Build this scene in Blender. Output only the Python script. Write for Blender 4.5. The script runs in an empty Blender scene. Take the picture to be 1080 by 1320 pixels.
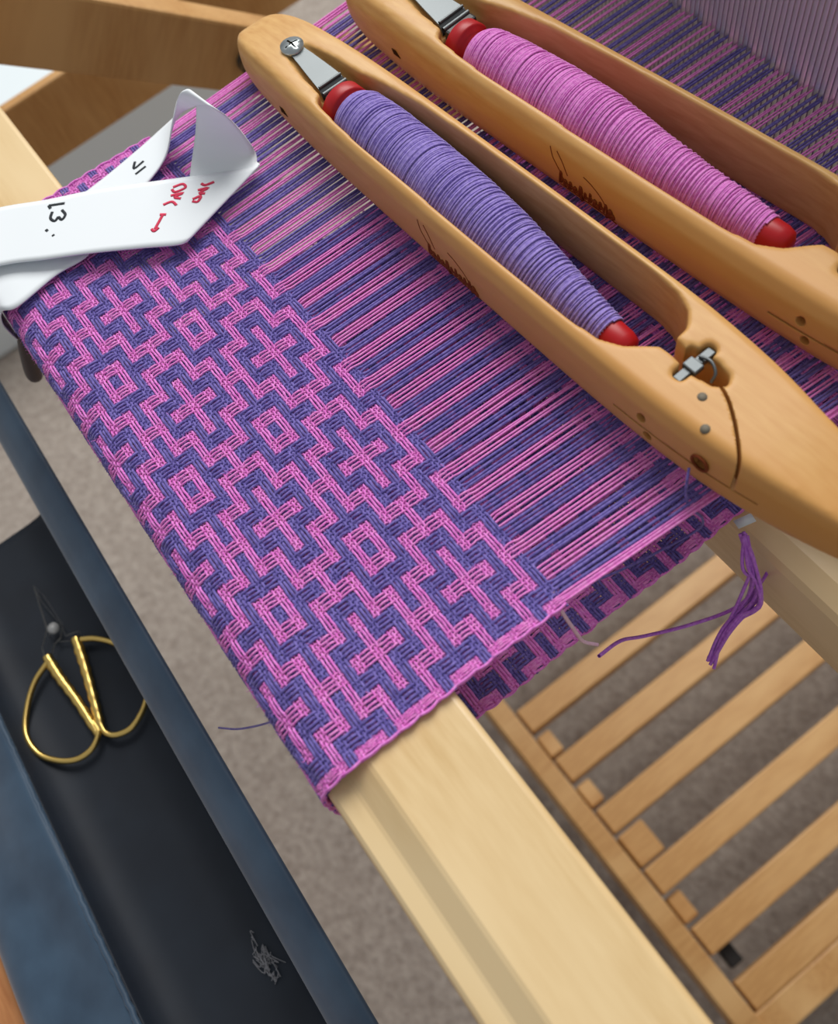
import bpy, bmesh, math, random
import numpy as np
from mathutils import Vector, Matrix

random.seed(4)
rng = np.random.default_rng(7)
scene = bpy.context.scene
col = scene.collection
MM = 0.001

# ------------------------------------------------------------------ camera
cam_data = bpy.data.cameras.new('camera')
cam = bpy.data.objects.new('camera', cam_data)
col.objects.link(cam)
scene.camera = cam
Rcv = [[0.58284322, 0.79938049, -0.14589247],
       [0.68701756, -0.58064879, -0.43686825],
       [-0.43393624, 0.15439500, -0.88761564]]
right, down, fwd = [Vector(r) for r in Rcv]
M3 = Matrix((right, -down, -fwd)).transposed()
cam.matrix_world = Matrix.Translation((0.20987613, 0.00796115, 0.22551208)) @ M3.to_4x4()
cam_data.sensor_fit = 'HORIZONTAL'
cam_data.sensor_width = 36.0
cam_data.lens = 1180.309 / 1080 * 36.0
cam_data.clip_start = 0.01
cam_data.clip_end = 20
cam_data.dof.use_dof = True
cam_data.dof.focus_distance = 0.290
cam_data.dof.aperture_fstop = 14.0

# ------------------------------------------------------------------ light
world = bpy.data.worlds.new('room_light')
scene.world = world
world.use_nodes = True
bg = world.node_tree.nodes['Background']
bg.inputs[0].default_value = (0.95, 0.97, 1.0, 1)
bg.inputs[1].default_value = 0.30

def area(name, loc, target, sx, sy, power, color):
    l = bpy.data.lights.new(name, 'AREA')
    l.shape = 'RECTANGLE'; l.size = sx; l.size_y = sy
    l.energy = power; l.color = color
    o = bpy.data.objects.new(name, l); col.objects.link(o)
    o.location = loc
    d = Vector(target) - Vector(loc)
    o.rotation_euler = d.to_track_quat('-Z', 'Y').to_euler()
    return o
area('window_left_offscreen', (-1.25, 1.25, 1.9), (0.03, 0.0, 0), 1.8, 1.6, 70, (1.0, 0.98, 0.95))

vs = scene.view_settings
vs.view_transform = 'Standard'
vs.look = 'None'
vs.gamma = 1.0
vs.use_curve_mapping = False
vs.exposure = 0.20

# ------------------------------------------------------------------ helpers
def s2l(c):
    c = c / 255.0
    return c / 12.92 if c <= 0.04045 else ((c + 0.055) / 1.055) ** 2.4
def rgb(r, g, b):
    return (s2l(r), s2l(g), s2l(b), 1.0)

def mat(name, base, rough=0.6, metal=0.0, spec=0.5, coat=0.0, sheen=0.0):
    m = bpy.data.materials.new(name); m.use_nodes = True
    b = m.node_tree.nodes['Principled BSDF']
    b.inputs['Base Color'].default_value = base
    b.inputs['Roughness'].default_value = rough
    b.inputs['Metallic'].default_value = metal
    b.inputs['Specular IOR Level'].default_value = spec
    b.inputs['Coat Weight'].default_value = coat
    b.inputs['Coat Roughness'].default_value = 0.2
    b.inputs['Sheen Weight'].default_value = sheen
    b.inputs['Sheen Roughness'].default_value = 0.4
    return m

def noise_mix(m, c1, c2, scale=(1, 1, 1), nscale=50.0, detail=4.0, lo=0.35, hi=0.65, bump=0.0, bdist=0.0003):
    nt = m.node_tree; N = nt.nodes; L = nt.links
    b = N['Principled BSDF']
    tc = N.new('ShaderNodeTexCoord'); mp = N.new('ShaderNodeMapping')
    mp.inputs['Scale'].default_value = scale
    L.new(tc.outputs['Object'], mp.inputs['Vector'])
    n = N.new('ShaderNodeTexNoise'); n.inputs['Scale'].default_value = nscale; n.inputs['Detail'].default_value = detail
    L.new(mp.outputs['Vector'], n.inputs['Vector'])
    r = N.new('ShaderNodeValToRGB')
    r.color_ramp.elements[0].position = lo; r.color_ramp.elements[0].color = c1
    r.color_ramp.elements[1].position = hi; r.color_ramp.elements[1].color = c2
    L.new(n.outputs['Fac'], r.inputs['Fac'])
    L.new(r.outputs['Color'], b.inputs['Base Color'])
    if bump:
        bp = N.new('ShaderNodeBump'); bp.inputs['Strength'].default_value = bump; bp.inputs['Distance'].default_value = bdist
        L.new(n.outputs['Fac'], bp.inputs['Height']); L.new(bp.outputs['Normal'], b.inputs['Normal'])
    return m, n, r

def wood(name, c1, c2, c3, scale, nscale, rough=0.4, coat=0.25, spec=0.4):
    """two octave timber: stretched grain plus broad figure"""
    m = mat(name, c1, rough, 0, spec, coat)
    nt = m.node_tree; N = nt.nodes; L = nt.links
    m, n, r = noise_mix(m, c1, c2, scale, nscale, 5.0, 0.3, 0.7, 0.05, 0.0002)
    b = N['Principled BSDF']
    n2 = N.new('ShaderNodeTexNoise'); n2.inputs['Scale'].default_value = 22.0; n2.inputs['Detail'].default_value = 2.0
    mp2 = N.new('ShaderNodeMapping'); mp2.inputs['Scale'].default_value = tuple(0.25 + 0.75 * (v / max(scale)) for v in scale)
    tc = N.new('ShaderNodeTexCoord'); L.new(tc.outputs['Object'], mp2.inputs['Vector']); L.new(mp2.outputs['Vector'], n2.inputs['Vector'])
    rr = N.new('ShaderNodeValToRGB'); rr.color_ramp.elements[0].position = 0.42; rr.color_ramp.elements[1].position = 0.68
    L.new(n2.outputs['Fac'], rr.inputs['Fac'])
    mx = N.new('ShaderNodeMix'); mx.data_type = 'RGBA'
    L.new(rr.outputs['Color'], mx.inputs['Factor']); L.new(r.outputs['Color'], mx.inputs['A']); mx.inputs['B'].default_value = c3
    L.new(mx.outputs['Result'], b.inputs['Base Color'])
    return m

class MB:
    """collects geometry in millimetres"""
    def __init__(self):
        self.v = []; self.f = []; self.n = 0
    def add(self, verts, faces):
        verts = np.asarray(verts, float)
        self.v.append(verts)
        faces = np.asarray(faces, int)
        self.f.append(faces + self.n)
        self.n += len(verts)
    def tube(self, P, r, sides=6, ref=(0, 0, 1), closed=False, caps=True, flat=1.0):
        P = np.asarray(P, float); N = len(P)
        if closed:
            T = np.roll(P, -1, 0) - np.roll(P, 1, 0)
        else:
            T = np.gradient(P, axis=0)
        T /= np.linalg.norm(T, axis=1)[:, None] + 1e-12
        ref = np.asarray(ref, float)
        A = np.cross(T, ref); ln = np.linalg.norm(A, axis=1)
        bad = ln < 0.05
        if bad.any():
            A[bad] = np.cross(T[bad], np.array([0.31, 0.9, 0.2])); ln = np.linalg.norm(A, axis=1)
        A /= ln[:, None]
        B = np.cross(A, T)
        r = np.broadcast_to(np.asarray(r, float), (N,))
        th = np.linspace(0, 2 * np.pi, sides, endpoint=False)
        V = P[:, None, :] + r[:, None, None] * (np.cos(th)[None, :, None] * A[:, None, :] + flat * np.sin(th)[None, :, None] * B[:, None, :])
        V = V.reshape(-1, 3)
        i = np.arange(N if closed else N - 1)[:, None] * sides
        j = np.arange(sides)[None, :]
        i2 = (i + sides) % (N * sides)
        j2 = (j + 1) % sides
        F = np.stack([i + j, i + j2, i2 + j2, i2 + j], -1).reshape(-1, 4)
        self.add(V, F)
    def box(self, lo, hi):
        x0, y0, z0 = lo; x1, y1, z1 = hi
        V = [(x0, y0, z0), (x1, y0, z0), (x1, y1, z0), (x0, y1, z0), (x0, y0, z1), (x1, y0, z1), (x1, y1, z1), (x0, y1, z1)]
        F = [(0, 3, 2, 1), (4, 5, 6, 7), (0, 1, 5, 4), (1, 2, 6, 5), (2, 3, 7, 6), (3, 0, 4, 7)]
        self.add(V, F)
    def grid(self, V3):
        V3 = np.asarray(V3, float); a, b = V3.shape[:2]
        i = np.arange(a - 1)[:, None] * b; j = np.arange(b - 1)[None, :]
        F = np.stack([i + j, i + j + 1, i + b + j + 1, i + b + j], -1).reshape(-1, 4)
        self.add(V3.reshape(-1, 3), F)
    def build(self, name, material, parent=None, smooth=True):
        me = bpy.data.meshes.new(name)
        V = np.concatenate(self.v) * MM
        F = np.concatenate(self.f)
        me.vertices.add(len(V)); me.vertices.foreach_set('co', V.ravel())
        me.loops.add(F.size); me.loops.foreach_set('vertex_index', F.ravel().astype(np.int32))
        me.polygons.add(len(F))
        me.polygons.foreach_set('loop_start', np.arange(0, F.size, F.shape[1], dtype=np.int32))
        me.polygons.foreach_set('loop_total', np.full(len(F), F.shape[1], dtype=np.int32))
        me.polygons.foreach_set('use_smooth', np.full(len(F), smooth))
        me.update(); me.validate()
        me.materials.append(material)
        o = bpy.data.objects.new(name, me); col.objects.link(o)
        if parent: o.parent = parent
        return o

def tag(o, label=None, cat=None, group=None, kind=None):
    if label: o['label'] = label
    if cat: o['category'] = cat
    if group: o['group'] = group
    if kind: o['kind'] = kind
    return o
def empty(name, loc_mm=(0, 0, 0), rz=0.0):
    o = bpy.data.objects.new(name, None); col.objects.link(o)
    o.empty_display_size = 0.02
    o.location = Vector(loc_mm) * MM; o.rotation_euler = (0, 0, rz)
    return o
def bevel(o, w, seg=2):
    md = o.modifiers.new('bevel', 'BEVEL'); md.width = w * MM; md.segments = seg; md.limit_method = 'ANGLE'; md.angle_limit = 0.6
    return o
def catmull(P, n):
    P = np.asarray(P, float)
    Q = np.vstack([2 * P[0] - P[1], P, 2 * P[-1] - P[-2]])
    out = []
    for i in range(len(P) - 1):
        p0, p1, p2, p3 = Q[i:i + 4]
        t = np.linspace(0, 1, n, endpoint=False)[:, None]
        out.append(0.5 * (2 * p1 + (p2 - p0) * t + (2 * p0 - 5 * p1 + 4 * p2 - p3) * t ** 2 + (3 * p1 - p0 - 3 * p2 + p3) * t ** 3))
    out.append(P[-1:])
    return np.concatenate(out)
def prism(profile_yz, x0, x1):
    """closed profile in (y,z) swept along x, as an MB with ngon caps made of a fan"""
    mb = MB(); P = np.array(profile_yz, float); n = len(P)
    V = np.vstack([np.column_stack([np.full(n, x0), P]), np.column_stack([np.full(n, x1), P])])
    F = [(i, (i + 1) % n, n + (i + 1) % n, n + i) for i in range(n)]
    mb.add(V, F)
    c = P.mean(0)
    for xx, off in ((x0, 0), (x1, 1)):
        W = np.vstack([np.column_stack([np.full(n, xx), P]), [[xx, c[0], c[1]]]])
        FF = []
        for i in range(0, n):
            k = (i + 1) % n
            FF.append((i, k, n, n) if off else (k, i, n, n))
        tri = np.array(FF)
        mb.add(W, tri)
    return mb
def beam_mesh(name, profile, x0, x1, material, parent):
    bm = bmesh.new(); P = profile; n = len(P)
    a = [bm.verts.new((x0 * MM, p[0] * MM, p[1] * MM)) for p in P]
    b = [bm.verts.new((x1 * MM, p[0] * MM, p[1] * MM)) for p in P]
    for i in range(n):
        k = (i + 1) % n
        bm.faces.new((a[i], a[k], b[k], b[i]))
    bm.faces.new(a[::-1]); bm.faces.new(b)
    bmesh.ops.recalc_face_normals(bm, faces=bm.faces)
    me = bpy.data.meshes.new(name); bm.to_mesh(me); bm.free(); me.materials.append(material)
    o = bpy.data.objects.new(name, me); col.objects.link(o); o.parent = parent
    return o

# ------------------------------------------------------------------ materials
M = {}
M['beam'] = wood('pale_birch', rgb(225, 194, 142), rgb(209, 174, 118), rgb(231, 204, 156), (8, 60, 60), 9.0, 0.34, 0.5)
M['frame'] = wood('amber_wood', rgb(196, 150, 92), rgb(178, 130, 74), rgb(206, 164, 108), (60, 8, 60), 6.0, 0.5, 0.1)  # amber tone of the loom frame, darker than the breast beam
M['shuttle'] = wood('oiled_maple', rgb(214, 170, 106), rgb(198, 148, 84), rgb(202, 146, 80), (8, 50, 50), 10.0, 0.48, 0.12, 0.3)
M['bench'] = wood('bench_wood', rgb(190, 130, 80), rgb(165, 105, 60), rgb(200, 145, 95), (8, 50, 50), 8.0)
M['gap'] = mat('dark_gap', rgb(60, 34, 18), 0.9, 0, 0.1)
M['stamp'] = mat('burnt_stamp', rgb(120, 58, 26), 0.8, 0, 0.2)
M['steel'] = mat('steel', (0.15, 0.165, 0.17, 1), 0.5, 0.85)
M['chrome'] = mat('chrome', (0.5, 0.55, 0.56, 1), 0.3, 0.9)
M['pin'] = mat('pin_grey', rgb(112, 104, 88), 0.7)
M['reed_steel'] = mat('reed_steel', (0.58, 0.56, 0.57, 1), 0.45, 0.85)
M['black'] = mat('black_plastic', rgb(28, 28, 30), 0.45)
M['red'] = mat('red_plastic', rgb(172, 16, 26), 0.42, 0, 0.4, 0.0)
M['gold'] = mat('gold', (0.83, 0.58, 0.18, 1), 0.28, 1.0)
M['scissor_steel'] = mat('dull_steel', (0.55, 0.55, 0.54, 1), 0.45, 0.25)
M['tape'] = mat('white_cotton', rgb(232, 238, 242), 0.85, 0, 0.2, 0, 0.2)
M['ink'] = mat('black_ink', rgb(58, 62, 66), 0.9, 0, 0.1)
M['red_ink'] = mat('red_ink', rgb(214, 70, 96), 0.9, 0, 0.1)
M['white'] = mat('white_paint', rgb(222, 232, 236), 0.6)
M['clip'] = mat('dark_grey', rgb(78, 70, 68), 0.6)  # dark grey for the hanging tapered piece
M['lint'] = mat('grey_lint', rgb(150, 150, 155), 0.95)

def yarn(name, c1, c2, sheen=0.25):
    m = mat(name, c1, 0.75, 0, 0.25, 0, sheen)
    noise_mix(m, c1, c2, (1, 1, 1), 900.0, 2.0, 0.35, 0.65, 0.25, 0.0002)
    return m
M['pink'] = yarn('pink_yarn', rgb(236, 150, 216), rgb(222, 116, 200))
M['pink_weft'] = yarn('orchid_yarn', rgb(234, 144, 222), rgb(218, 108, 200))
M['orchid'] = yarn('bright_orchid_yarn', rgb(200, 130, 228), rgb(180, 104, 212))
M['purple'] = yarn('violet_yarn', rgb(126, 112, 186), rgb(94, 82, 156))
M['bob_purple'] = yarn('violet_bobbin_yarn', rgb(162, 144, 212), rgb(138, 119, 196))
M['bob_pink'] = yarn('pink_bobbin_yarn', rgb(230, 146, 216), rgb(214, 116, 200))
M['white_yarn'] = yarn('pale_pink_yarn', rgb(240, 206, 226), rgb(230, 186, 212))

m = mat('navy_nylon', rgb(52, 74, 96), 0.55, 0, 0.5, 0, 0.3); M['navy'] = m
noise_mix(m, rgb(48, 69, 90), rgb(66, 91, 114), (1, 1, 1), 40.0, 5.0, 0.3, 0.7, 0.15, 0.001)
m = mat('dark_navy_lining', rgb(22, 23, 28), 0.6, 0, 0.35); M['lining'] = m  # lining in a darker navy than the outer fabric
noise_mix(m, rgb(29, 35, 45), rgb(35, 43, 54), (1, 1, 1), 40.0, 5.0, 0.3, 0.7, 0.1, 0.001)

m = mat('carpet', rgb(150, 140, 130), 0.95, 0, 0.1, 0, 0.2); M['carpet'] = m
nt = m.node_tree; N = nt.nodes; L = nt.links
noise_mix(m, rgb(142, 131, 122), rgb(180, 170, 160), (1, 1, 1), 150.0, 6.0, 0.25, 0.75, 0.8, 0.004)

# ------------------------------------------------------------------ the setting: carpeted floor
FLOOR = -690.0
mb = MB(); g = np.zeros((2, 2, 3))
g[0, 0] = (-2500, -1500, FLOOR); g[0, 1] = (-2500, 2000, FLOOR); g[1, 0] = (1500, -1500, FLOOR); g[1, 1] = (1500, 2000, FLOOR)
mb.grid(g[:, ::-1]); fl = mb.build('floor', M['carpet']); tag(fl, 'beige grey looped carpet floor under the loom', 'floor', kind='structure')

# ------------------------------------------------------------------ the loom
loom = empty('floor_loom', (0, 0, FLOOR))
tag(loom, 'pale wooden floor loom with breast beam, treadles and side frame', 'loom')
def lp(o):     # parent to the loom without moving
    o.parent = loom; o.matrix_parent_inverse = Matrix.Translation(Vector((0, 0, -FLOOR * MM)))
    return o
beam_prof = [(24.7, -2.2), (23.6, -1.1), (-2.6, -1.1), (-3.8, -1.6), (-9.2, -5.2), (-10.3, -5.6), (-14.8, -6.3), (-16.2, -7.4), (-16.5, -9.5),
             (-16.5, -29), (-14, -33), (-9, -34.5), (20, -34.5), (24.7, -31)]
o = lp(beam_mesh('breast_beam', beam_prof, -420, 420, M['beam'], None)); bevel(o, 0.8, 3)
for p in o.data.polygons: p.use_smooth = False
cb_prof = [(134, -37.2), (223, -37.2), (228, -40), (228, -72), (130, -72), (127, -69), (127, -43), (128.5, -40.5)]
o = lp(beam_mesh('cloth_beam', cb_prof, -40, 420, M['beam'], None)); bevel(o, 1.0, 2)

def slab(name, A, B, up, width, thick, material, bev=2.0):
    """board from A to B (mm), face `width` measured along `up`, `thick` along the third axis"""
    A = Vector(A); B = Vector(B); d = (B - A); Ln = d.length; d.normalize()
    u = Vector(up); u = (u - d * u.dot(d)).normalized(); w = d.cross(u)
    mb = MB(); mb.box((0, -width / 2, -thick / 2), (Ln, width / 2, thick / 2))
    o = mb.build(name, material, None, smooth=False)
    o.matrix_world = Matrix.Translation(A * MM) @ Matrix((d, u, w)).transposed().to_4x4()
    bevel(o, bev, 2)
    return o
# left side frame: a slanted brace and a long level rail
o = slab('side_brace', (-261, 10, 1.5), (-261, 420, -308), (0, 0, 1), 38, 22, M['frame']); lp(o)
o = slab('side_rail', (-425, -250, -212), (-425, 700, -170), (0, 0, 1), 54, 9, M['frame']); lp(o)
mb = MB(); mb.tube([(-252, 160, -110), (-246, 160, -110)], 7, 12); mb.tube([(-246, 160, -110), (-244.5, 160, -110)], [5, 0.1], 12)
lp(mb.build('bolt', M['steel'], None))
for x in (-440, 470):
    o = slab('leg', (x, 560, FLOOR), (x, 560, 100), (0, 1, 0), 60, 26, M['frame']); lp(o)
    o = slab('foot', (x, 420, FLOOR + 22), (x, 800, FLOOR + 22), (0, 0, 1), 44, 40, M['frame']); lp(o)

# treadles on their rail, with spacer blocks between
TZ = -600.0
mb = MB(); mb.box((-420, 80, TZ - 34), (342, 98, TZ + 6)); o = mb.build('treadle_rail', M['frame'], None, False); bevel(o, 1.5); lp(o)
tm = None
for i, x in enumerate((-190, -136, -82, -28, 26, 80, 134, 193, 248, 295)):
    if tm is None:
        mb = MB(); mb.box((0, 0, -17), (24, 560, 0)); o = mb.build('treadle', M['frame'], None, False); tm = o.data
    else:
        o = bpy.data.objects.new('treadle', tm); col.objects.link(o)
    bevel(o, 1.5, 2)
    o.location = Vector((x, 101, TZ)) * MM; lp(o)
sm = None
for x, w in ((54, 22), (108, 22), (161, 30), (220, 24)):
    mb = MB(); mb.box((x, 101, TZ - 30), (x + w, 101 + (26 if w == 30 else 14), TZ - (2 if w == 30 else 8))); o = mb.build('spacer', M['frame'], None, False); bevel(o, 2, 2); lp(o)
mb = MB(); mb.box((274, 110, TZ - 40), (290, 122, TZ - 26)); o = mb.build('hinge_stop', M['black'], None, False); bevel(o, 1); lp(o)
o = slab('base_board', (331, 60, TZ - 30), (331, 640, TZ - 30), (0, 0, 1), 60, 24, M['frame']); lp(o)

# ------------------------------------------------------------------ reed
RY = 238.0
reed = empty('reed', (25, RY, -45)); tag(reed, 'grey steel weaving reed with fine upright wires standing across the warp', 'reed')
def rp(o, root):
    o.parent = root; o.matrix_parent_inverse = Matrix.Translation(-root.location)
    return o
mb = MB()
for x in np.arange(-170, 230, 2.1):
    mb.box((x - 0.28, RY - 1.6, -45), (x + 0.28, RY + 1.6, 78))
rp(tag(mb.build('reed_wires', M['reed_steel'], None, False), kind='stuff'), reed)
for z0, z1 in ((-52, -44), (76, 90)):
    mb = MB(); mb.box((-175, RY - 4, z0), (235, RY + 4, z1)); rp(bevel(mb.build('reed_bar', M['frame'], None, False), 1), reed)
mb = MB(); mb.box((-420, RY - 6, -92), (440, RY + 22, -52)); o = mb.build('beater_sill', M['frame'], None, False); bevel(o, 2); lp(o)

# ------------------------------------------------------------------ the cloth: every end and pick is a yarn
END, PICK = 1.25, 1.0            # spacing of ends and picks, mm
BX, BY = 5.0, 3.0                # one block is four ends by three picks
# which mixed crossings show pink (block coordinates from the centre of a ring motif)
BAR = {(0, 1), (0, 9), (0, 5), (2, 3), (8, 3), (2, 7), (8, 7), (4, 1), (6, 1), (4, 9), (6, 9), (4, 5), (6, 5)}
LAD = {(1, 0), (9, 0), (1, 4), (9, 4), (1, 6), (9, 6), (3, 2), (7, 2), (3, 8), (7, 8), (5, 0), (5, 4), (5, 6)}
def warp_up(i, j, e, p):
    """is the warp end on top at this crossing?"""
    wp, fp = i % 2, j % 2        # pink warp block / pink weft block
    if wp == fp:
        return (e + p) % 2 == 0
    key = (i % 10, j % 10)
    if fp == 1:                  # pink weft over violet ends
        return key not in BAR
    return key in LAD
# cloth path in the (y, z) plane; parameter a equals y on the flat top
path = np.array([(61.5, 0), (-7, 0), (-10.5, -0.9), (-14.2, -2.6), (-16.8, -5.2), (-17.8, -9), (-18, -14), (-18, -27), (-16.8, -31.5), (-13.5, -34.8), (-9, -36),
                 (0, -36.4), (20, -36.8), (70, -37.0), (120, -37.2), (134, -36.1), (222, -36.1), (228.6, -38.5), (229.6, -44), (229.6, -60)], float)
seg = np.linalg.norm(np.diff(path, axis=0), axis=1)
acc = np.concatenate([[0], np.cumsum(seg)])
def cloth_at(a):
    """a -> (y, z, ny, nz): outward normal is +z on top"""
    a = np.asarray(a, float); t = 61.5 - a
    y = np.interp(t, acc, path[:, 0]); z = np.interp(t, acc, path[:, 1])
    y2 = np.interp(t + 0.6, acc, path[:, 0]); z2 = np.interp(t + 0.6, acc, path[:, 1])
    y1 = np.interp(t - 0.6, acc, path[:, 0]); z1 = np.interp(t - 0.6, acc, path[:, 1])
    ty, tz = y2 - y1, z2 - z1; l = np.hypot(ty, tz) + 1e-9
    return y, z, tz / l, -ty / l
A_END = 61.5 - acc[-1]
# ends
ends = []                        # (x, block)
for i in range(-17, 29):
    for k in range(4):
        ends.append((i * BX + (k - 1.5) * END, i))
edge = [(142.9, 29), (143.5, 29), (144.1, 29), (144.7, 29)]
ends = [(x, i) for x, i in ends if x < 142.6] + edge
ends = [(-87.2 - 0.6 * k, -19) for k in range(3, -1, -1)] + ends
ex = np.array([e[0] for e in ends]); eb = np.array([e[1] for e in ends])
ex = ex + rng.normal(0, 0.05, len(ex))
# picks
j_top = 20; j_bot = int(math.floor(A_END / BY)) + 1
picks = [(j * BY + (k - 1) * PICK, j) for j in range(j_bot, j_top + 1) for k in range(3)]
pa = np.array([p[0] for p in picks]); pj = np.array([p[1] for p in picks])
NE, NP = len(ex), len(pa)
UP = np.zeros((NE, NP), bool)
for e in range(NE):
    for p in range(NP):
        UP[e, p] = warp_up(int(eb[e]), int(pj[p]), e, p)
py, pz, pny, pnz = cloth_at(pa)
float_w = np.array([[1.0]])
H0 = 0.36
hW = np.where(UP, H0, -H0)                      # height of the warp above the mid surface
# longer floats stand a little prouder
same = (eb[:, None] % 2) == (pj[None, :] % 2)
hW = np.where(same, hW, hW * 1.35)
hF = -hW
wob_x = rng.normal(0, 0.07, (NE, NP)) + 0.25 * np.sin(pa / 9.0 + 1.0)[None, :]
wob_a = rng.normal(0, 0.06, (NE, NP))
# pinch: pink float groups draw together slightly
kk = np.array([(x - b * BX) for x, b in zip(ex, eb)])
kk[:4] = 0; kk[-4:] = 0

cloth = empty('woven_cloth', (25, 0, 0))
tag(cloth, 'handwoven pink and violet cloth of crosses and rings on the loom, with its stretched warp', 'cloth')
def cp(o):
    o.parent = cloth; o.matrix_parent_inverse = Matrix.Translation(-cloth.location)
    return o
REED_Z = 0.0
n_under = int((pa < -84).sum())
stripes = {}
for e in range(NE):
    b = int(eb[e])
    mbw = stripes.setdefault(b, MB())
    x = ex[e] + wob_x[e]
    h = hW[e]
    P = np.column_stack([x, py + pny * h, pz + pnz * h])
    # unwoven part: from the fell to the reed and on towards the heddles
    x0 = x[-1]
    spread = 25 + (x0 - 25) * (1.08 if x0 > 25 else 1.15)
    side = 1 if e % 2 else -1
    ys = np.array([63.0, 90, 130, 175, RY - 8, RY + 8, 330])
    t = (ys - 61) / (RY - 61)
    xs = x0 + (spread - x0) * np.clip(t, 0, 1.3) + rng.normal(0, 0.12, len(ys))
    zs = np.array([0.05, 0.1, 0.15, 0.2, 0.3, 0.4, 2.0]) * side * 1.5 + rng.normal(0, 0.08, len(ys))
    P = np.vstack([P, np.column_stack([xs, ys, zs])])
    r = 0.30 if b in (29, -19) else (0.36 if b % 2 else 0.48)
    rr = np.full(len(P), r); rr[:NP][pa < -60] = 0.5
    if ex[e] < -38: P = P[n_under:]; rr = rr[n_under:]
    rr[-len(ys):] = 0.36 if b % 2 else 0.46
    mbw.tube(P, rr * (1 + rng.normal(0, 0.04, len(P))), 6)
for b in sorted(stripes):
    cp(stripes[b].build('warp_stripe', M['pink'] if b % 2 else M['purple']))

bands = {}
for p in range(NP):
    j = int(pj[p])
    mbw = bands.setdefault(j, MB())
    h = hF[:, p]
    aa = pa[p] + wob_a[:, p]
    yy = py[p] + (aa - pa[p]) * np.abs(pnz[p]); zz = np.full(NE, pz[p])
    P = np.column_stack([ex + wob_x[:, p], yy + pny[p] * h, zz + pnz[p] * h])
    if p < n_under: P = P[ex >= -38]
    ov = 0.9 + rng.random() * 0.5
    L0 = P[0] + np.array([-ov, 0, 0]); R0 = P[-1] + np.array([ov, 0, 0])
    P = np.vstack([[L0], P, [R0]])
    mbw.tube(P, ((0.37 if j % 2 else 0.44) if pa[p] > -60 else 0.5) * (1 + rng.normal(0, 0.04, len(P))), 6)
# the pink weft is carried up both selvedges and loops round the edge
for j in sorted(bands):
    if j % 2 == 0: continue
    for xe, sgn in ((ex[-1] + 0.7, 1), (ex[0] - 0.7, -1)):
        if sgn < 0 and j * BY < -84: continue
        for q in range(2):
            a = np.linspace(j * BY - 1.2 - q * .4, min(j * BY + 2 * BY - 1.2 + q * .5, 61), 9)
            y, z, ny, nz = cloth_at(a)
            s = np.sin(np.linspace(0, np.pi, 9))
            bul = 0.25 + 0.5 * rng.random()
            xx = xe + sgn * (s * bul - 0.2 * q) + 0.25 * np.sin(a / 9.0 + 1.0)
            hh = 0.5 - q * 0.7 + 0.25 * s
            bands[j].tube(np.column_stack([xx, y + ny * hh, z + nz * hh]), 0.42, 6)
for j in sorted(bands):
    cp(bands[j].build('weft_band', M['pink_weft'] if j % 2 else M['purple']))


# loose fibres standing off the yarns
def fuzz(parity, material, n):
    mb = MB()
    top = np.where(pa > -22)[0]
    es = np.where((eb % 2) == parity)[0]; ps = top[(pj[top] % 2) == parity]
    N2 = n // 2
    pts = []
    e = rng.choice(es, N2); p = rng.choice(top, N2); k = UP[e, p]; e = e[k]; p = p[k]
    pts.append(np.column_stack([ex[e], py[p] + pny[p] * 0.7, pz[p] + pnz[p] * 0.7, pny[p], pnz[p]]))
    e = rng.integers(0, NE, N2); p = rng.choice(ps, N2); k = ~UP[e, p]; e = e[k]; p = p[k]
    pts.append(np.column_stack([ex[e], py[p] + pny[p] * 0.7, pz[p] + pnz[p] * 0.7, pny[p], pnz[p]]))
    Q = np.vstack(pts); m_ = len(Q)
    base = Q[:, :3] + rng.normal(0, 0.25, (m_, 3)) * [1, 1, 0.3]
    nrm = np.column_stack([np.zeros(m_), Q[:, 3], Q[:, 4]])
    d = rng.normal(0, 1, (m_, 3)); d /= np.linalg.norm(d, axis=1)[:, None]
    ln = rng.uniform(0.5, 1.3, m_)[:, None]
    mid = base + d * ln * 0.5 + nrm * 0.22
    tip = base + d * ln + nrm * rng.uniform(0, 0.45, m_)[:, None]
    sd = np.cross(d, nrm); sd /= np.linalg.norm(sd, axis=1)[:, None] + 1e-9
    w = 0.05
    V = np.stack([base - sd * w, base + sd * w, mid - sd * w, mid + sd * w, tip - sd * w * .3, tip + sd * w * .3], 1).reshape(-1, 3)
    i = np.arange(m_)[:, None] * 6
    F = np.concatenate([i + np.array([0, 1, 3, 2]), i + np.array([2, 3, 5, 4])])
    mb.add(V, F)
    cp(tag(mb.build('yarn_fuzz', material), kind='stuff'))
fuzz(1, M['pink_weft'], 26000)
fuzz(0, M['purple'], 26000)

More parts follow.
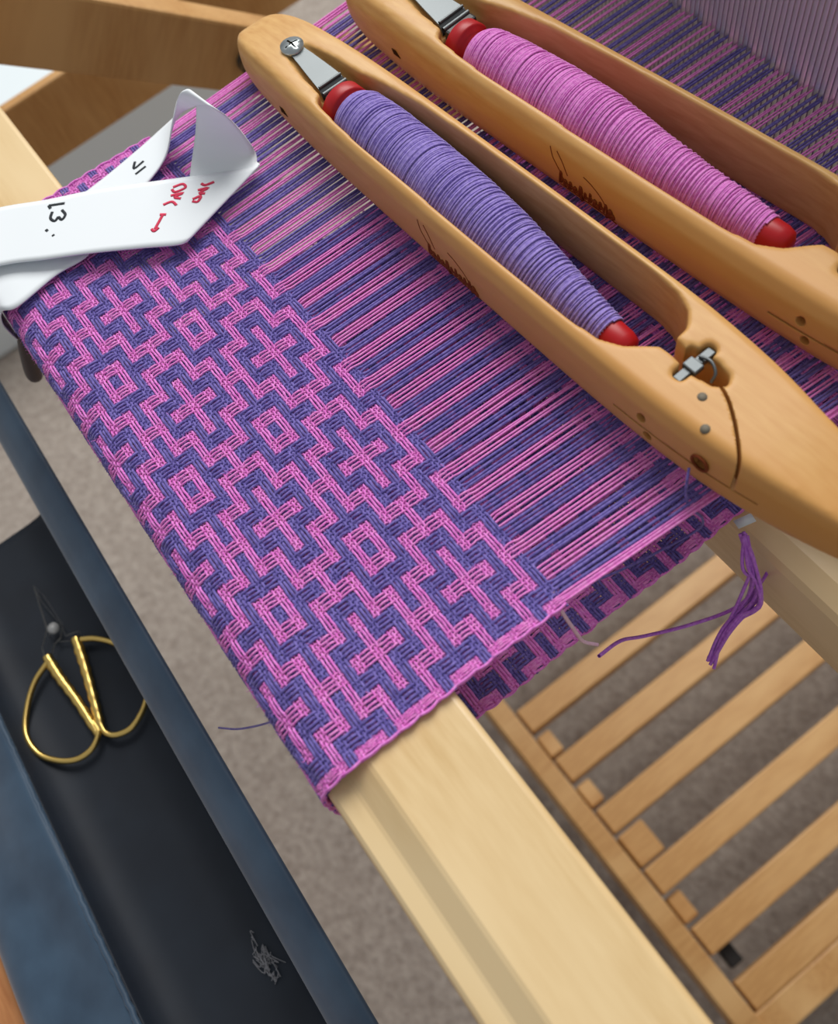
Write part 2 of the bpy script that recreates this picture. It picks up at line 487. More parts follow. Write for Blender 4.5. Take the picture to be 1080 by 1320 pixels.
# ------------------------------------------------------------------ shuttles
def hull():
    st = [(-96, 2.0, 7, 11.5), (-95, 5.4, 5.5, 13), (-91.5, 9.0, 4, 15), (-85, 11.8, 2.5, 17), (-75, 13.8, 1.2, 18.6), (-62, 15.0, 0.4, 19.6), (-45, 16.3, 0, 20), (-20, 17.6, 0, 20),
          (30, 18.9, 0, 20), (80, 19.8, 0, 20), (112, 19.9, 0, 20), (135, 19.0, 0, 20), (152, 17.0, 0.3, 20), (168, 13.8, 1.2, 19.2),
          (182, 10.2, 2.8, 17.6), (193, 6.4, 5, 15.4), (200, 3.4, 7, 13), (203, 1.2, 8.5, 11.5)]
    st = catmull(st, 3)
    rings = []
    for s, w, zb, zt in st:
        h = zt - zb
        half = [(0, zb), (0.80 * w, zb), (0.93 * w, zb + 0.07 * h), (w, zb + 0.25 * h), (w, zb + 0.55 * h), (0.96 * w, zb + 0.78 * h), (0.86 * w, zb + 0.95 * h), (0.76 * w, zt), (0, zt)]
        cut = float(np.interp(s, [-40, 60, 110, 135, 152, 170, 190, 203], [0, 1.2, 1.8, 3.2, 4.6, 4.8, 2.5, 0.3]))
        fr = (w - cut) / w
        ring = [(y * fr, z) for y, z in half] + [(-y, z) for y, z in half[-2:0:-1]]
        rings.append([(s, y, z) for y, z in ring])
    bm = bmesh.new()
    vr = [[bm.verts.new((a * MM, b * MM, c * MM)) for a, b, c in r] for r in rings]
    n = len(vr[0])
    for i in range(len(vr) - 1):
        for k in range(n):
            bm.faces.new((vr[i][k], vr[i][(k + 1) % n], vr[i + 1][(k + 1) % n], vr[i + 1][k]))
    bm.faces.new(vr[0]); bm.faces.new(vr[-1][::-1])
    bmesh.ops.recalc_face_normals(bm, faces=bm.faces)
    me = bpy.data.meshes.new('hull'); bm.to_mesh(me); bm.free()
    return me
def cutter(poly, z0, z1):
    bm = bmesh.new(); n = len(poly)
    zf = (lambda p: z0) if not callable(z0) else z0
    a = [bm.verts.new((p[0] * MM, p[1] * MM, zf(p) * MM)) for p in poly]
    b = [bm.verts.new((p[0] * MM, p[1] * MM, z1 * MM)) for p in poly]
    for i in range(n):
        k = (i + 1) % n
        bm.faces.new((a[i], a[k], b[k], b[i]))
    bm.faces.new(a[::-1]); bm.faces.new(b)
    bmesh.ops.recalc_face_normals(bm, faces=bm.faces)
    me = bpy.data.meshes.new('cut'); bm.to_mesh(me); bm.free()
    return me
def make_shuttle_mesh():
    o = bpy.data.objects.new('hull', hull()); col.objects.link(o)
    slot = [(-38, -7.5), (-35, -11.0), (-22, -12.3), (-8, -13.1), (20, -13.4), (60, -14), (88, -14), (99, -12.8), (105, -10), (109, -6), (112, -3.4), (119, -3.0), (119, 0.5),
            (113, 1.2), (112.5, 6), (109, 10), (103, 12.4), (94, 13.4), (60, 13.2), (20, 12.6), (-8, 11.4), (-24, 9.4), (-33, 7.8), (-38, 5.5)]
    dish = [(-68, -2.5), (-60, -5), (-48, -7), (-36, -8), (-30, -9), (-30, 8), (-36, 7), (-48, 6), (-60, 4), (-68, 2)]
    groove = [(119.8, -8), (123.6, -8), (123.6, 6.2), (119.8, 6.2)]
    hole = [(117, -3.5), (124, -4.2), (130, -3), (132.5, -0.5), (131, 2.2), (126, 3.2), (117, 2.5)]
    wallhole = None
    cuts = [cutter(slot, -5, 30), cutter(dish, lambda p: 19.5 - (p[0] + 68) * 0.20, 30), cutter(groove, 15.5, 30), cutter(hole, 6, 30)]
    objs = []
    for me in cuts:
        c = bpy.data.objects.new('cut', me); col.objects.link(c); objs.append(c)
        md = o.modifiers.new('b', 'BOOLEAN'); md.object = c; md.operation = 'DIFFERENCE'; md.solver = 'EXACT'
    md = o.modifiers.new('r', 'REMESH'); md.mode = 'VOXEL'; md.voxel_size = 0.75 * MM; md.use_smooth_shade = True
    md = o.modifiers.new('s', 'SMOOTH'); md.factor = 0.5; md.iterations = 7
    dg = bpy.context.evaluated_depsgraph_get()
    me = bpy.data.meshes.new_from_object(o.evaluated_get(dg))
    for c in objs: bpy.data.objects.remove(c)
    bpy.data.objects.remove(o)
    for p in me.polygons: p.use_smooth = True
    me.materials.clear(); me.materials.append(M['shuttle'])
    return me
SH = make_shuttle_mesh()
def carve(me, cut_meshes):
    """subtract closed cutters from a mesh"""
    o = bpy.data.objects.new('work', me); col.objects.link(o); objs = []
    for cme in cut_meshes:
        c = bpy.data.objects.new('cut', cme); col.objects.link(c); objs.append(c)
        md = o.modifiers.new('b', 'BOOLEAN'); md.object = c; md.operation = 'DIFFERENCE'; md.solver = 'EXACT'
    out = bpy.data.meshes.new_from_object(o.evaluated_get(bpy.context.evaluated_depsgraph_get()))
    for c in objs: bpy.data.objects.remove(c)
    bpy.data.objects.remove(o)
    return out
def loft(rings):
    """closed mesh through equal rings of points (mm)"""
    bm = bmesh.new(); vr = [[bm.verts.new(Vector(p) * MM) for p in r] for r in rings]; n = len(vr[0])
    for a, b in zip(vr[:-1], vr[1:]):
        for k in range(n): bm.faces.new((a[k], a[(k + 1) % n], b[(k + 1) % n], b[k]))
    bm.faces.new(vr[0][::-1]); bm.faces.new(vr[-1])
    bmesh.ops.recalc_face_normals(bm, faces=bm.faces)
    me = bpy.data.meshes.new('cut'); bm.to_mesh(me); bm.free(); return me
def drill(c, axis, r, depth, n=14):
    c = Vector(c); a = Vector(axis).normalized(); u = a.orthogonal().normalized(); w = a.cross(u)
    return loft([[c + a * t + (u * math.cos(2 * math.pi * k / n) + w * math.sin(2 * math.pi * k / n)) * r for k in range(n)] for t in (1.5, -depth)])

from mathutils.bvhtree import BVHTree
_b = bmesh.new(); _b.from_mesh(SH); BVH = BVHTree.FromBMesh(_b); _b.free()
def top_pt(s, w, off=0.0):
    h = BVH.ray_cast(Vector((s, w, 60)) * MM, Vector((0, 0, -1)))[0]
    return (s, w, (h.z / MM if h else 19.0) + off)
def side_pt(s, z, off=0.15):
    h = BVH.ray_cast(Vector((s, -60, z)) * MM, Vector((0, 1, 0)))[0]
    return (s, (h.y / MM if h else -15.0) - off, z)
EYE = side_pt(141, 12.2, 0.0)
# the hinged block's seam, the slit along the wall, peg holes and thread eye are cut into the wood
_seam = catmull([(130.5, -1.5, 0), (136, -4.0, 0), (142, -8.2, 0), (147, -12.5, 0), (150.5, -16.2, 0), (151.6, -21.0, 0)], 5)[:, :2]
_t = np.gradient(_seam, axis=0); _t /= np.linalg.norm(_t, axis=1)[:, None]; _n = np.column_stack([-_t[:, 1], _t[:, 0]]) * 0.5
_rings = [[(p[0] + m[0], p[1] + m[1], 24.0), (p[0] - m[0], p[1] - m[1], 24.0), (p[0] - m[0], p[1] - m[1], 10.4), (p[0] + m[0], p[1] + m[1], 10.4)] for p, m in zip(_seam, _n)]
_slit = []
for _s in np.linspace(112, 158, 16):
    _z = 9.5 + 0.02 * (_s - 116); _y = side_pt(_s, _z, 0.0)[1]
    _slit.append([(_s, _y - 2, _z - 0.35), (_s, _y + 4, _z - 0.35), (_s, _y + 4, _z + 0.35), (_s, _y - 2, _z + 0.35)])
SH = carve(SH, [loft(_rings), loft(_slit), drill(side_pt(121.5, 12.8, 0), (0, -1, 0), 1.5, 5), drill(side_pt(124.5, 7.4, 0), (0, -1, 0), 1.5, 5), drill(side_pt(141, 12.2, 0), (0, -1, 0.1), 2.3, 9)])

def disc(mb, c, axis, r, h, n=14, dome=0.0):
    c = np.array(c, float); a = np.array(axis, float); a /= np.linalg.norm(a)
    P = [c - a * h, c, c + a * (0.001 + dome)]
    ref = (0.3, 0.2, 0.9) if abs(a[2]) < 0.5 else (1, 0, 0)
    mb.tube(P, [r, r, 0.02], n, ref)

def make_shuttle(name, label, loc, rz, sc, tilt=0.0):
    root = empty(name, loc, rz); root.rotation_euler = (tilt, 0, rz); root.scale = (sc[0], sc[1], sc[2])
    tag(root, label, 'shuttle', 'boat shuttles on the warp')
    body = bpy.data.objects.new('body', SH); col.objects.link(body); body.parent = root
    # spring plate with screw and black clip
    mb = MB()
    pl = catmull([(-66, -0.5, 19.9), (-58, -0.5, 19.3), (-52, -0.6, 18.6), (-45, -0.8, 17.9), (-41.5, -0.9, 17.2), (-40.0, -1, 15.0)], 4)
    wd = np.interp(pl[:, 0], [-66, -60, -50, -40], [2.6, 2.8, 4.0, 5.0])
    G = np.stack([np.stack([pl + np.outer(wd * k, [0, 1, 0]) + np.array([0, 0, dz]) for k in (-1, 1)], 1) for dz in (0, -0.9)], 0)
    mb.grid(G[0]); mb.grid(G[1][:, ::-1])
    mb.grid(np.stack([G[0][:, 0], G[1][:, 0]], 1)); mb.grid(np.stack([G[1][:, 1], G[0][:, 1]], 1))
    sp = mb.build('spring_plate', M['steel'], root, False); bevel(sp, 0.2, 2)
    mb = MB(); mb.tube([(-39.6, -5.8, 16.6), (-39.6, 4, 16.6)], 0.8, 8); mb.tube([(-42, -5.4, 17.9), (-42, 3.8, 17.9)], 0.5, 8); mb.build('clip_wire', M['steel'], sp)
    mb = MB(); disc(mb, (-64, -0.5, 20.6), (0, 0, 1), 4.2, 1.6, 18, 0.7); sc_ = mb.build('screw', M['chrome'], root)
    cross = [cutter([(-66.8, -0.9), (-61.2, -0.9), (-61.2, -0.1), (-66.8, -0.1)], 20.0, 23), cutter([(-64.4, -3.2), (-63.6, -3.2), (-63.6, 2.2), (-64.4, 2.2)], 20.0, 23)]
    sc_.data = carve(sc_.data, cross)
    mb = MB(); mb.box((-39.2, -6.0, 9), (-35.6, 4.4, 16.6)); bevel(mb.build('clip', M['black'], root, False), 0.8, 2)
    # tension bar near the tail
    mb = MB(); mb.box((120.4, -7.6, 16.6), (123.0, 5.8, 18.6)); tb = bevel(mb.build('tension_bar', M['steel'], root, False), 0.3, 2)
    mb = MB(); mb.box((119.6, -3.4, 17.6), (124.2, 0.2, 19.5)); bevel(mb.build('tension_clip', M['steel'], tb, False), 0.4, 2)
    mb = MB(); mb.tube(catmull([(121, 1.6, 19.0), (124.5, 2.0, 19.8), (127.5, 0.6, 19.0), (128, -1.2, 17.0)], 5), 0.45, 8); mb.build('tension_wire', M['steel'], tb)
    for q in ((130.5, -7.6), (137.5, -14.0)):
        mb = MB(); disc(mb, top_pt(q[0], q[1], 0.12), (0, -0.25 if q[1] < -10 else 0, 1), 1.3, 0.6, 12); mb.build('pin', M['pin'], root)
    mb = MB(); p = np.array(EYE); th = np.linspace(0, 2 * np.pi, 24, endpoint=False)
    mb.tube(np.column_stack([p[0] + 2.5 * np.cos(th), np.full(24, p[1] - 0.05), p[2] + 2.5 * np.sin(th)]), 0.45, 8, (0, 1, 0), closed=True); mb.build('thread_eye', M['stamp'], root)
    mb = MB(); mb.tube([side_pt(-55.5, 9.5, 0.0), side_pt(-53, 9.2, 0.1), side_pt(-50.5, 8.0, 0.0)], [0.15, 0.8, 0.15], 6); mb.build('knot', M['gap'], root)
    # worn burnt-in maker stamp on the side wall: looping script under a faint landscape line
    mb = MB(); r2 = random.Random(3)
    s = 31.0
    for k in range(11):
        hh = (4.2, 2.2, 2.6, 2.0, 3.8, 2.4, 3.4, 2.2, 2.8, 3.6, 2.4)[k]
        w = 2.0
        pts = [(s, 5.0), (s + 0.3, 5 + hh), (s + 0.9, 5 + hh * 0.9), (s + 0.8, 5.4), (s + 1.3, 5 + 0.55 * hh), (s + 1.9, 5 + 0.4 * hh), (s + w, 5.0)]
        if k in (4, 9): pts = [(s, 5.0), (s + .6, 5 + hh), (s + 1.2, 5 + hh * .5), (s + .9, 3.2), (s + .3, 3.0), (s + w, 5.2)]
        pp = catmull(pts, 4)
        mb.tube([side_pt(a, b, 0.0) for a, b in pp], 0.30 + 0.34 * r2.random(), 5)
        s += w + 0.15
    mb.tube([side_pt(a, b, 0.0) for a, b in catmull([(31, 4.2), (38, 4.0), (45, 4.2), (52, 3.8), (55, 2.8)], 6)], 0.26, 5)
    for arc in ([(26, 15.4), (27.5, 12.8), (29.5, 11), (31, 9.5)], [(29, 15.2), (31.5, 13.2), (33, 11.6), (34.5, 9.5)], [(41, 12.8), (44.5, 12.0), (48, 10.5), (50.5, 8.4), (52, 6)]):
        mb.tube([side_pt(a, b, -0.03) for a, b in catmull(arc, 5)], 0.2, 5)
    mb.build('maker_stamp', M['stamp'], root)
    return root
S1 = make_shuttle('boat_shuttle', 'long maple boat shuttle holding the violet bobbin, resting on the warp next to the fell', (0, 119.2, 1.2), math.radians(3.0), (1, 1, 1))
S2 = make_shuttle('boat_shuttle', 'long maple boat shuttle holding the pink bobbin, lying closer to the reed', (4.5, 169.2, 1.2), math.radians(5.4), (1.0, 1.19, 1.04))

def make_bobbin(label, loc, rz, prof, ymat, yr, neck, pitch, fl):
    root = empty('yarn_bobbin', loc, rz); root.rotation_euler = (0, math.radians(pitch), rz)
    tag(root, label, 'bobbin', 'bobbins inside the shuttles')
    core = MB()
    P = [(fl, 0, 0), (fl + .1, 0, 0), (fl + .9, 0, 0), (fl + 5, 0, 0), (fl + 5.7, 0, 0), (fl + 5.9, 0, 0), (90, 0, 0), (91, 0, 0), (99, 0, 0), (101.5, 0, 0), (102.6, 0, 0), (102.7, 0, 0)]
    r = [0.1, 7.6, 8.4, 8.6, 8.2, neck, 4.6, 5.2, 5.0, 4.3, 2.8, 0.1]
    core.tube(P, r, 28)
    c = core.build('spool', M['red'], root)
    x0, x1 = prof[0][0], prof[-1][0]
    turns = (x1 - x0) / (yr * 1.5)
    n = int(turns * 44)
    t = np.linspace(0, 1, n)
    xs = x0 + (x1 - x0) * t
    rad = np.interp(xs, [p[0] for p in prof], [p[1] for p in prof])
    ph = 2 * np.pi * turns * t
    jit = np.interp(np.linspace(0, turns, n), np.arange(int(turns) + 2), rng.normal(0, 0.16, int(turns) + 2))
    jx = np.interp(np.linspace(0, turns * 3, n), np.arange(int(turns * 3) + 2), rng.normal(0, 0.16, int(turns * 3) + 2))
    hel = np.column_stack([xs + jx, (rad + jit) * np.cos(ph), (rad + jit) * np.sin(ph)])
    mb = MB(); mb.tube(hel, yr, 5, (1, 0, 0))
    # coarser lay of crossing turns on top
    turns2 = turns * 0.30; n2 = int(turns2 * 40); t = np.linspace(0, 1, n2)
    back = x0 + 1 + (x1 - x0 - 2) * t + 0.9 * np.sin(t * 37)
    rad2 = np.interp(back, [p[0] for p in prof], [p[1] for p in prof]) + 0.35
    ph = 2 * np.pi * turns2 * t + 1.0
    mb.tube(np.column_stack([back + 0.9 * np.sin(ph), rad2 * np.cos(ph), rad2 * np.sin(ph)]), yr * 0.9, 5, (1, 0, 0))
    mb.build('wound_yarn', ymat, root)
    # solid body of inner layers
    mb = MB(); mb.tube([(p[0], 0, 0) for p in [(x0 - .3, 0)] + prof + [(x1 + .3, 0)]], [0.1] + [p[1] - 0.2 for p in prof] + [0.1], 32); mb.build('inner_layers', ymat, root)
    return root
p1 = [(-26, 8.6), (-23, 10.0), (-12, 11.0), (10, 11.6), (32, 11.4), (48, 10.5), (62, 9.0), (76, 7.3), (88, 5.9), (94, 5.3)]
p2 = [(-25, 8.0), (-22.5, 9.4), (-10, 10.6), (12, 11.2), (30, 10.9), (42, 9.6), (50, 8.6), (62, 7.8), (66, 7.2), (80, 6.5), (90, 5.7), (94.5, 5.3)]
make_bobbin('violet yarn wound on a red spool inside a shuttle', (-0.6, 116.4, 13.0), math.radians(3.0), p1, M['bob_purple'], 0.36, 6.5, 3.5, -34)
make_bobbin('pink yarn wound on a red spool inside a shuttle', (4.7, 165.6, 13.4), math.radians(5.6), p2, M['bob_pink'], 0.36, 6.0, 0.6, -35)

# ------------------------------------------------------------------ twill tape
tapeA = [(-77.0, -32.0, 6.0), (-66.6, -9.2, 6.0), (-56.5, 4.8, 6.5), (-47.2, 18.5, 6.5), (-37.9, 31.8, 6.0), (-30.0, 44.2, 5.0),
         (-35.3, 47.7, 3.4), (-47.0, 54.8, 3.2), (-57.1, 63.1, 6.0), (-60.5, 70.9, 15.0), (-59.1, 74.7, 25.0), (-59.6, 75.2, 29.0), (-61.0, 73.7, 30.0), (-63.8, 70.9, 27.0), (-70.1, 66.7, 15.0), (-69.8, 58.7, 5.0), (-64.5, 43.7, 2.8), (-58.5, 25.3, 2.8), (-51.8, 16.4, 2.8), (-51.9, 4.1, 2.8), (-49, -12, 2.8), (-53, -17.5, 1), (-56, -20.5, -6), (-60, -21, -16), (-66, -21, -26)]
tapeB = [(-103.5, -21.5, 6.0), (-91.8, 2.0, 6.0), (-81.8, 16.7, 6.5), (-71.9, 34.1, 6.5), (-56.4, 57.6, 6.0), (-42.7, 80.1, 5.0),
         (-44.7, 82.8, 4.6), (-47.3, 84.3, 6.0), (-47.9, 83.8, 10.0), (-49.2, 82.4, 16.0), (-47.4, 79.5, 24.0), (-47.2, 77.3, 28.0), (-50.1, 75.8, 29.0), (-59.9, 74.4, 24.0), (-76.8, 72.3, 12.0), (-84.6, 67.1, 5.0), (-84.1, 54.2, 2.8), (-80.2, 35.0, 2.8), (-77.7, 12.6, 2.8), (-77.0, -1.0, 2.8), (-84, -10, 2.8), (-90, -18, 1), (-93, -21, -6), (-96, -21, -16), (-100, -21, -26)]
TA = catmull(tapeA, 8); TB = catmull(tapeB, 8)
tw = 14
def tape_pt(i, t, off=0.0):
    """point on the tape: i runs along it (control point index), t across it (0 lower edge, 1 upper edge)"""
    k = i * 8; k0 = int(k); fr = k - k0; k1 = min(k0 + 1, len(TA) - 1)
    a = TA[k0] * (1 - fr) + TA[k1] * fr; b = TB[k0] * (1 - fr) + TB[k1] * fr
    return a * (1 - t) + b * t + np.array([0, 0, off])
tape = empty('twill_tape', (-70, 40, 2)); tag(tape, 'white cotton tape folded into a loop with handwritten marks, lying on the cloth', 'tape')
def tp(o):
    o.parent = tape; o.matrix_parent_inverse = Matrix.Translation(-tape.location); return o
G = np.stack([TA * (1 - t) + TB * t for t in np.linspace(0, 1, tw)], 1)
mb = MB(); mb.grid(G); o = mb.build('ribbon', M['tape'])
md = o.modifiers.new('thick', 'SOLIDIFY'); md.thickness = 0.5 * MM; md.offset = 0
tp(o)
def ink(name, strokes, i0, di, t0, dt, r, material):
    mb = MB()
    for st in strokes:
        pts = catmull(st, 4) if len(st) > 2 else np.array(st, float)
        mb.tube([tape_pt(i0 + di * p[0], t0 + dt * p[1], 0.28) for p in pts], r, 5, flat=0.3)
    tp(mb.build(name, material))
# digits lie across the tape: u along the tape, v across
three = [[(0, 0.0), (0.25, -0.1), (0.5, 0.1), (0.45, 0.4), (0.25, 0.5)], [(0.25, 0.5), (0.55, 0.55), (0.6, 0.85), (0.3, 1.0), (0, 0.9)]]
ink('handwritten_number', [[(0.0, 1.55), (0.9, 1.5)], [(0.1, 1.35), (0.0, 1.55)],
                           [(0.75, 1.15), (0.95, 0.85), (0.75, 0.6), (0.55, 0.8)], [(0.55, 0.8), (0.35, 0.6), (0.1, 0.8), (0.2, 1.15)], [(-0.15, 0.2), (-0.05, 0.1)], [(0.25, -0.15), (0.3, -0.22)]],
    2.05, 0.36, 0.42, 0.30, 0.6, M['ink'])
ink('handwritten_red_note', [[(0, 2.0), (0.3, 2.1), (0.5, 1.9), (0.2, 1.75), (0.0, 1.9)], [(0.1, 1.6), (0.55, 1.65), (0.3, 1.5), (0.6, 1.4)], [(0.0, 1.2), (0.3, 1.3), (0.6, 1.1)],
                             [(1.0, 2.0), (1.2, 1.9), (1.45, 2.0)], [(1.05, 1.7), (1.4, 1.75), (1.2, 1.55), (1.45, 1.5)], [(1.1, 1.3), (1.35, 1.4), (1.4, 1.15), (1.15, 1.2)],
                             [(0.25, 0.75), (0.28, 0.1)], [(0.1, 0.75), (0.4, 0.72)], [(0.1, 0.12), (0.3, 0.0), (0.42, 0.15)]],
    4.0, 0.36, 0.22, 0.32, 0.6, M['red_ink'])
ink('handwritten_number', [[(0.0, 0.2), (0.7, 0.35)], [(0.15, 0.7), (0.8, 0.8), (0.75, 1.2)]], 15.75, 0.45, 0.35, 0.35, 0.55, M['ink'])


mb = MB(); P = catmull([(-63.3, -19.0, -20.0), (-69.8, -23.4, -38.0), (-75.6, -27.1, -55.0)], 6); mb.tube(P, np.interp(np.linspace(0, 1, len(P)), [0, .3, .8, .95, 1], [1.2, 2.2, 3.4, 2.8, 0.3]), 12)  # dark grey tapered tube hanging in front of the cloth, below the tape
tag(mb.build('hanging_piece', M['clip']), 'dark grey tapered piece hanging in front of the cloth below the white tape', 'clip')

# ------------------------------------------------------------------ loose yarn ends
def thread(name, label, pts, r, material, n=6):
    mb = MB(); mb.tube(catmull(pts, n), r, 6, (0.2, 0.3, 0.9)); o = mb.build(name, material)
    tag(o, label, 'yarn'); return o
thread('loose_yarn', 'violet weft yarn running from the shuttle eye down to the selvedge', [(140.6, 106.1, 12.0), (142.4, 104.1, 9.0), (143.4, 103.7, 3.0), (144.7, 105.3, -4.0), (146.7, 108.9, -12.0), (146.3, 109.1, -20.0), (144.4, 99.5, -22.0), (142.0, 84.0, -20.0), (141.2, 71.8, -12.0), (140.6, 63.4, -3.0)], 0.4, M['purple'])
thread('loose_yarn', 'pale pink yarn end hanging from the selvedge over the rolled cloth', [(141.0, 60.4, 0.5), (144.2, 60.3, -6.0), (148.1, 62.4, -20.0), (149.1, 64.5, -30.0), (151.4, 67.9, -34.0)], 0.55, M['white_yarn'])
thread('loose_yarn', 'pink yarn looping under the cloth edge above the treadles', [(152.5, 67.7, -42.0), (151.2, 77.8, -50.0), (152.9, 86.5, -58.0), (158.3, 101.4, -62.0), (163.3, 116.0, -60.0), (162.9, 125.9, -52.0), (159.4, 133.3, -42.0), (159.8, 135.9, -36.0)], 0.6, M['orchid'])
mb = MB()
for k in range(15):
    d = rng.normal(0, 1.0, (5, 3)) * np.array([1.0, 1.2, 1])[None, :]
    P = np.array([(152.5, 123.4, -34.0), (159.9, 120.6, -40.0), (165.3, 118.2, -50.0), (166.1, 110.0, -60.0), (169.2, 100.7, -72.0)]) + d * np.array([0.4, 0.9, 1.2, 1.0, 0.6])[:, None]
    mb.tube(catmull(P, 6), 0.6, 5, (0.2, 0.3, 0.9))
tag(mb.build('yarn_tassel', M['orchid']), 'bunch of violet yarn ends dangling beside the cloth beam', 'yarn')
thread('loose_yarn', 'thin dark violet thread between the cloth and the navy pouch', [(118.8, -18.1, -12.0), (106.0, -26.1, -40.0), (92.6, -35.2, -66.0), (80.9, -42.8, -84.0)], 0.35, M['purple'])

# paper tag by the cloth beam
mb = MB(); P = [(147.6, 124.0, -33.0), (149.5, 128.8, -31.0), (152.3, 128.1, -31.0), (150.4, 123.4, -33.0)]
mb.add(P, [(0, 1, 2, 3)]); o = mb.build('paper_tag', M['white']); md = o.modifiers.new('t', 'SOLIDIFY'); md.thickness = 0.4 * MM
tag(o, 'small white paper tag tucked beside the shuttle tail and the rolled cloth', 'tag')

# ------------------------------------------------------------------ bench, pouch, scissors
BZ = -168.0
bench = empty('weaving_bench', (50, -240, FLOOR)); tag(bench, 'brown wooden bench under the navy pouch', 'bench')
def bp_(o):
    o.parent = bench; o.matrix_parent_inverse = Matrix.Translation(-bench.location); return o
mb = MB(); mb.box((-60, -420, BZ - 24), (480, -100, BZ)); o = mb.build('seat', M['bench'], None, False); bevel(o, 3); bp_(o)
for x in (-30, 430):
    for y in (-400, -230):
        mb = MB(); mb.box((x, y, FLOOR), (x + 34, y + 34, BZ - 24)); o = mb.build('leg', M['bench'], None, False); bevel(o, 2); bp_(o)

pouch = empty('fabric_pouch', (60, -100, BZ)); tag(pouch, 'navy blue fabric pouch with dark navy lining lying open below the breast beam', 'pouch')
def pp_(o):
    o.parent = pouch; o.matrix_parent_inverse = Matrix.Translation(-pouch.location); return o
def sheet(name, prof, x0, x1, nx, amp, material, thick, seedv, skew=0.0):
    pr = catmull([(p[0], p[1], 0) for p in prof], 6)[:, :2]
    xs = np.linspace(x0, x1, nx)
    r3 = np.random.default_rng(seedv)
    G = np.zeros((nx, len(pr), 3))
    f = r3.random((6, 4))
    for i, x in enumerate(xs):
        for k, (y, z) in enumerate(pr):
            d = sum(math.sin(x * (0.012 + 0.05 * f[q, 0]) + y * (0.03 + 0.12 * f[q, 1]) * (1 if f[q, 3] > .5 else -1) + 6.28 * f[q, 2]) / (1 + q * .4) for q in range(6))
            G[i, k] = (x, y - skew * (x - x0), z + amp * d)
    mb = MB(); mb.grid(G[:, ::-1] if True else G); o = mb.build(name, material)
    md = o.modifiers.new('t', 'SOLIDIFY'); md.thickness = thick * MM; md.offset = 0
    return pp_(o)
sheet('hem', [(-59, -99), (-57.5, -93), (-54, -88.5), (-50.5, -85.2), (-46, -82), (-43.6, -81.5), (-44, -84), (-48, -96), (-56, -130), (-62, -164)], -190, 240, 60, 0.12, M['navy'], 1.2, 3, 0.014)
sheet('lining', [(-59.5, -98), (-62.5, -118), (-66, -140), (-71, -150), (-79, -152.5), (-92, -152.6), (-104, -152.5), (-113, -152), (-119.5, -150), (-124, -146.5), (-127, -142)], -96, 240, 60, 0.10, M['lining'], 0.8, 5, 0.018)
sheet('flap', [(-126, -142.0), (-128.5, -141), (-134, -143), (-146, -148), (-160, -154), (-170, -160), (-174, -166)], -96, 240, 90, 1.5, M['navy'], 0.8, 11, 0.022)
mb = MB(); xs = np.linspace(-96, 240, 120); mb.tube(np.column_stack([xs, -127.2 - 0.022 * (xs + 96) + 0.25 * np.sin(xs * .9), -141.4 + 0.2 * np.sin(xs * 2.1)]), 1.3, 8); pp_(mb.build('seam', M['navy']))

SZ = -150.5
sc = empty('scissors', (0, -95, SZ)); tag(sc, 'small scissors with dull steel blades and gold looped handles in the navy pouch', 'scissors')
def sp_(o, par=None):
    o.parent = par or sc
    o.matrix_parent_inverse = Matrix.Translation(-sc.location); return o
def blade(pts, t, z):
    mb = MB(); n = len(pts)
    V = [(x, y, z) for x, y in pts] + [(x, y, z + t) for x, y in pts]
    c = np.mean(np.array(pts), 0)
    ridge = [(c[0], c[1], z + t + 0.5)]
    F = [(i, (i + 1) % n, n + (i + 1) % n, n + i) for i in range(n)] + [(n + i, n + (i + 1) % n, 2 * n, 2 * n) for i in range(n)]
    mb.add(V + ridge, F); return mb
def XY(*ps): return [(p[0], p[1]) for p in ps]
o = sp_(blade(XY((-60.3, -92.0, -148.0), (-51.2, -92.0, -148.0), (-33.8, -89.3, -148.0), (-28.7, -90.1, -148.0), (-26.4, -83.7, -148.0), (-21.9, -85.2, -148.0), (-24.7, -88.7, -148.0), (-27.9, -93.8, -148.0), (-33.5, -96.1, -148.0)), 1.2, SZ + 0.2).build('blade', M['scissor_steel'], None, False))
o = sp_(blade(XY((-60.7, -91.3, -148.0), (-52.7, -89.5, -148.0), (-33.7, -88.5, -148.0), (-28.3, -92.0, -148.0), (-27.5, -95.6, -148.0), (-24.1, -98.5, -148.0), (-24.4, -102.4, -148.0), (-29.9, -101.1, -148.0), (-36.1, -95.7, -148.0)), 1.2, SZ + 1.6).build('blade', M['scissor_steel'], None, False))
mb = MB(); disc(mb, (-33.9, -92.3, -146.0), (0, 0, 1), 2.6, 1.5, 16, 0.8); sp_(mb.build('pivot_screw', M['scissor_steel'], None))
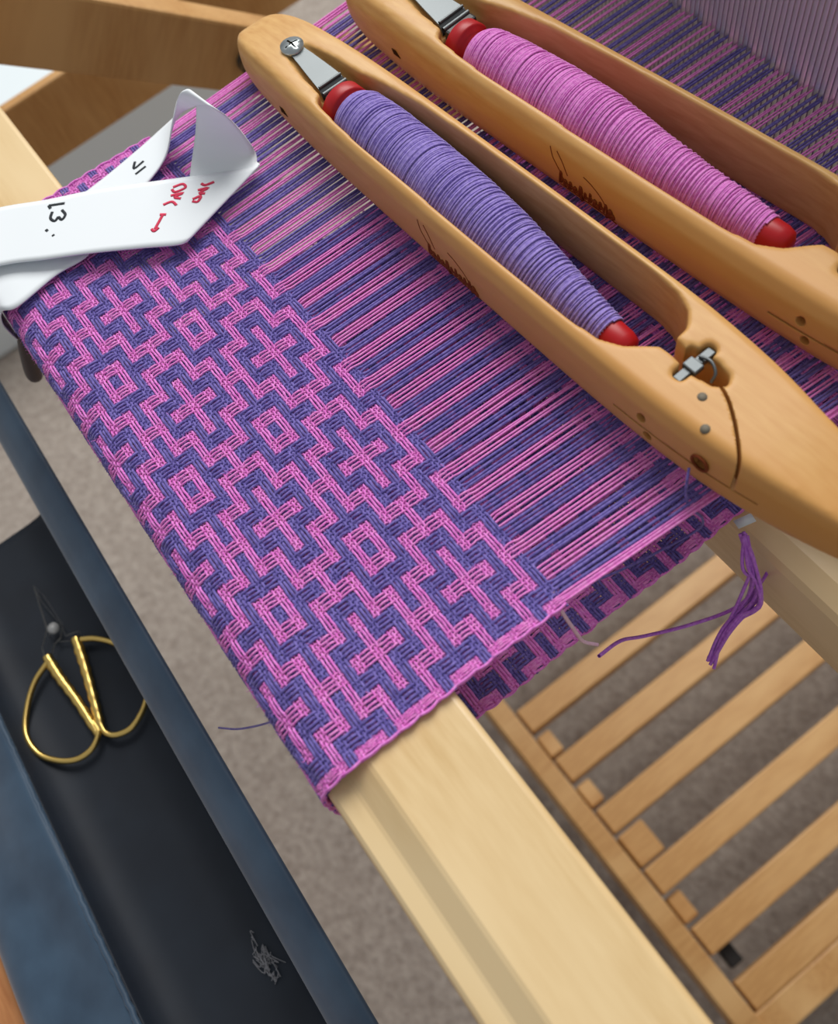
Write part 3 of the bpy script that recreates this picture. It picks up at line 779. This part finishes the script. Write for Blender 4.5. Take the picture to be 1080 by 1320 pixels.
def handle(shank, loop, z):
    mb = MB()
    P = catmull([(p[0], p[1], z) for p in shank], 10)
    r = np.interp(np.linspace(0, 1, len(P)), [0, .15, .5, .85, 1], [2.2, 2.5, 2.3, 2.1, 1.6])
    r = r * (1 + 0.09 * np.sin(np.arange(len(P)) * 1.7))
    mb.tube(P, r, 10, flat=0.75)
    h = sp_(mb.build('handle', M['gold'], None))
    mb = MB(); Q = catmull([(p[0], p[1], z) for p in loop], 8); mb.tube(Q, 1.35, 10)
    o = mb.build('finger_loop', M['gold'], None); o.parent = h
handle([(-23.8, -100.9, -147.0), (-11.3, -100.3, -147.0), (4.8, -98.5, -147.0), (23.3, -97.5, -147.0)], [(-21.3, -101.3, -147.0), (-16.6, -110.3, -147.0), (-8.4, -118.1, -147.0), (2.3, -123.8, -147.0), (13.5, -123.1, -147.0), (21.8, -117.7, -147.0), (27.1, -110.3, -147.0), (27.3, -102.6, -147.0), (22.9, -96.9, -147.0), (17.1, -96.7, -147.0)], SZ + 3.2)
handle([(-23.1, -86.1, -147.0), (-9.2, -88.4, -147.0), (7.8, -92.0, -147.0), (23.2, -95.4, -147.0)], [(-20.8, -84.3, -147.0), (-16.4, -78.3, -147.0), (-7.9, -71.9, -147.0), (4.6, -67.8, -147.0), (17.3, -68.8, -147.0), (25.6, -74.9, -147.0), (30.2, -83.7, -147.0), (28.9, -90.9, -147.0), (24.9, -94.3, -147.0), (18.9, -94.4, -147.0)], SZ + 3.2)

# lint on the lining
mb = MB()
for k in range(40):
    c = np.array((141.0, -84.3, -151.0)) + rng.normal(0, 1, 3) * np.array([4, 1.4, 0.2])
    mb.tube(catmull([c, c + rng.normal(0, 1, 3) * [2, 1, .3], c + rng.normal(0, 1, 3) * [3, 1.5, .3]], 4), 0.16, 4)
tag(mb.build('lint', M['lint']), 'wisp of pale grey lint on the dark navy lining', 'lint')

# white box standing on the carpet past the loom
mb = MB(); mb.box((-1500, -200, FLOOR), (-785, 330, FLOOR + 260)); o = bevel(mb.build('storage_box', M['white'], None, False), 8)
tag(o, 'plain white box on the carpet beyond the brown side rail', 'box')
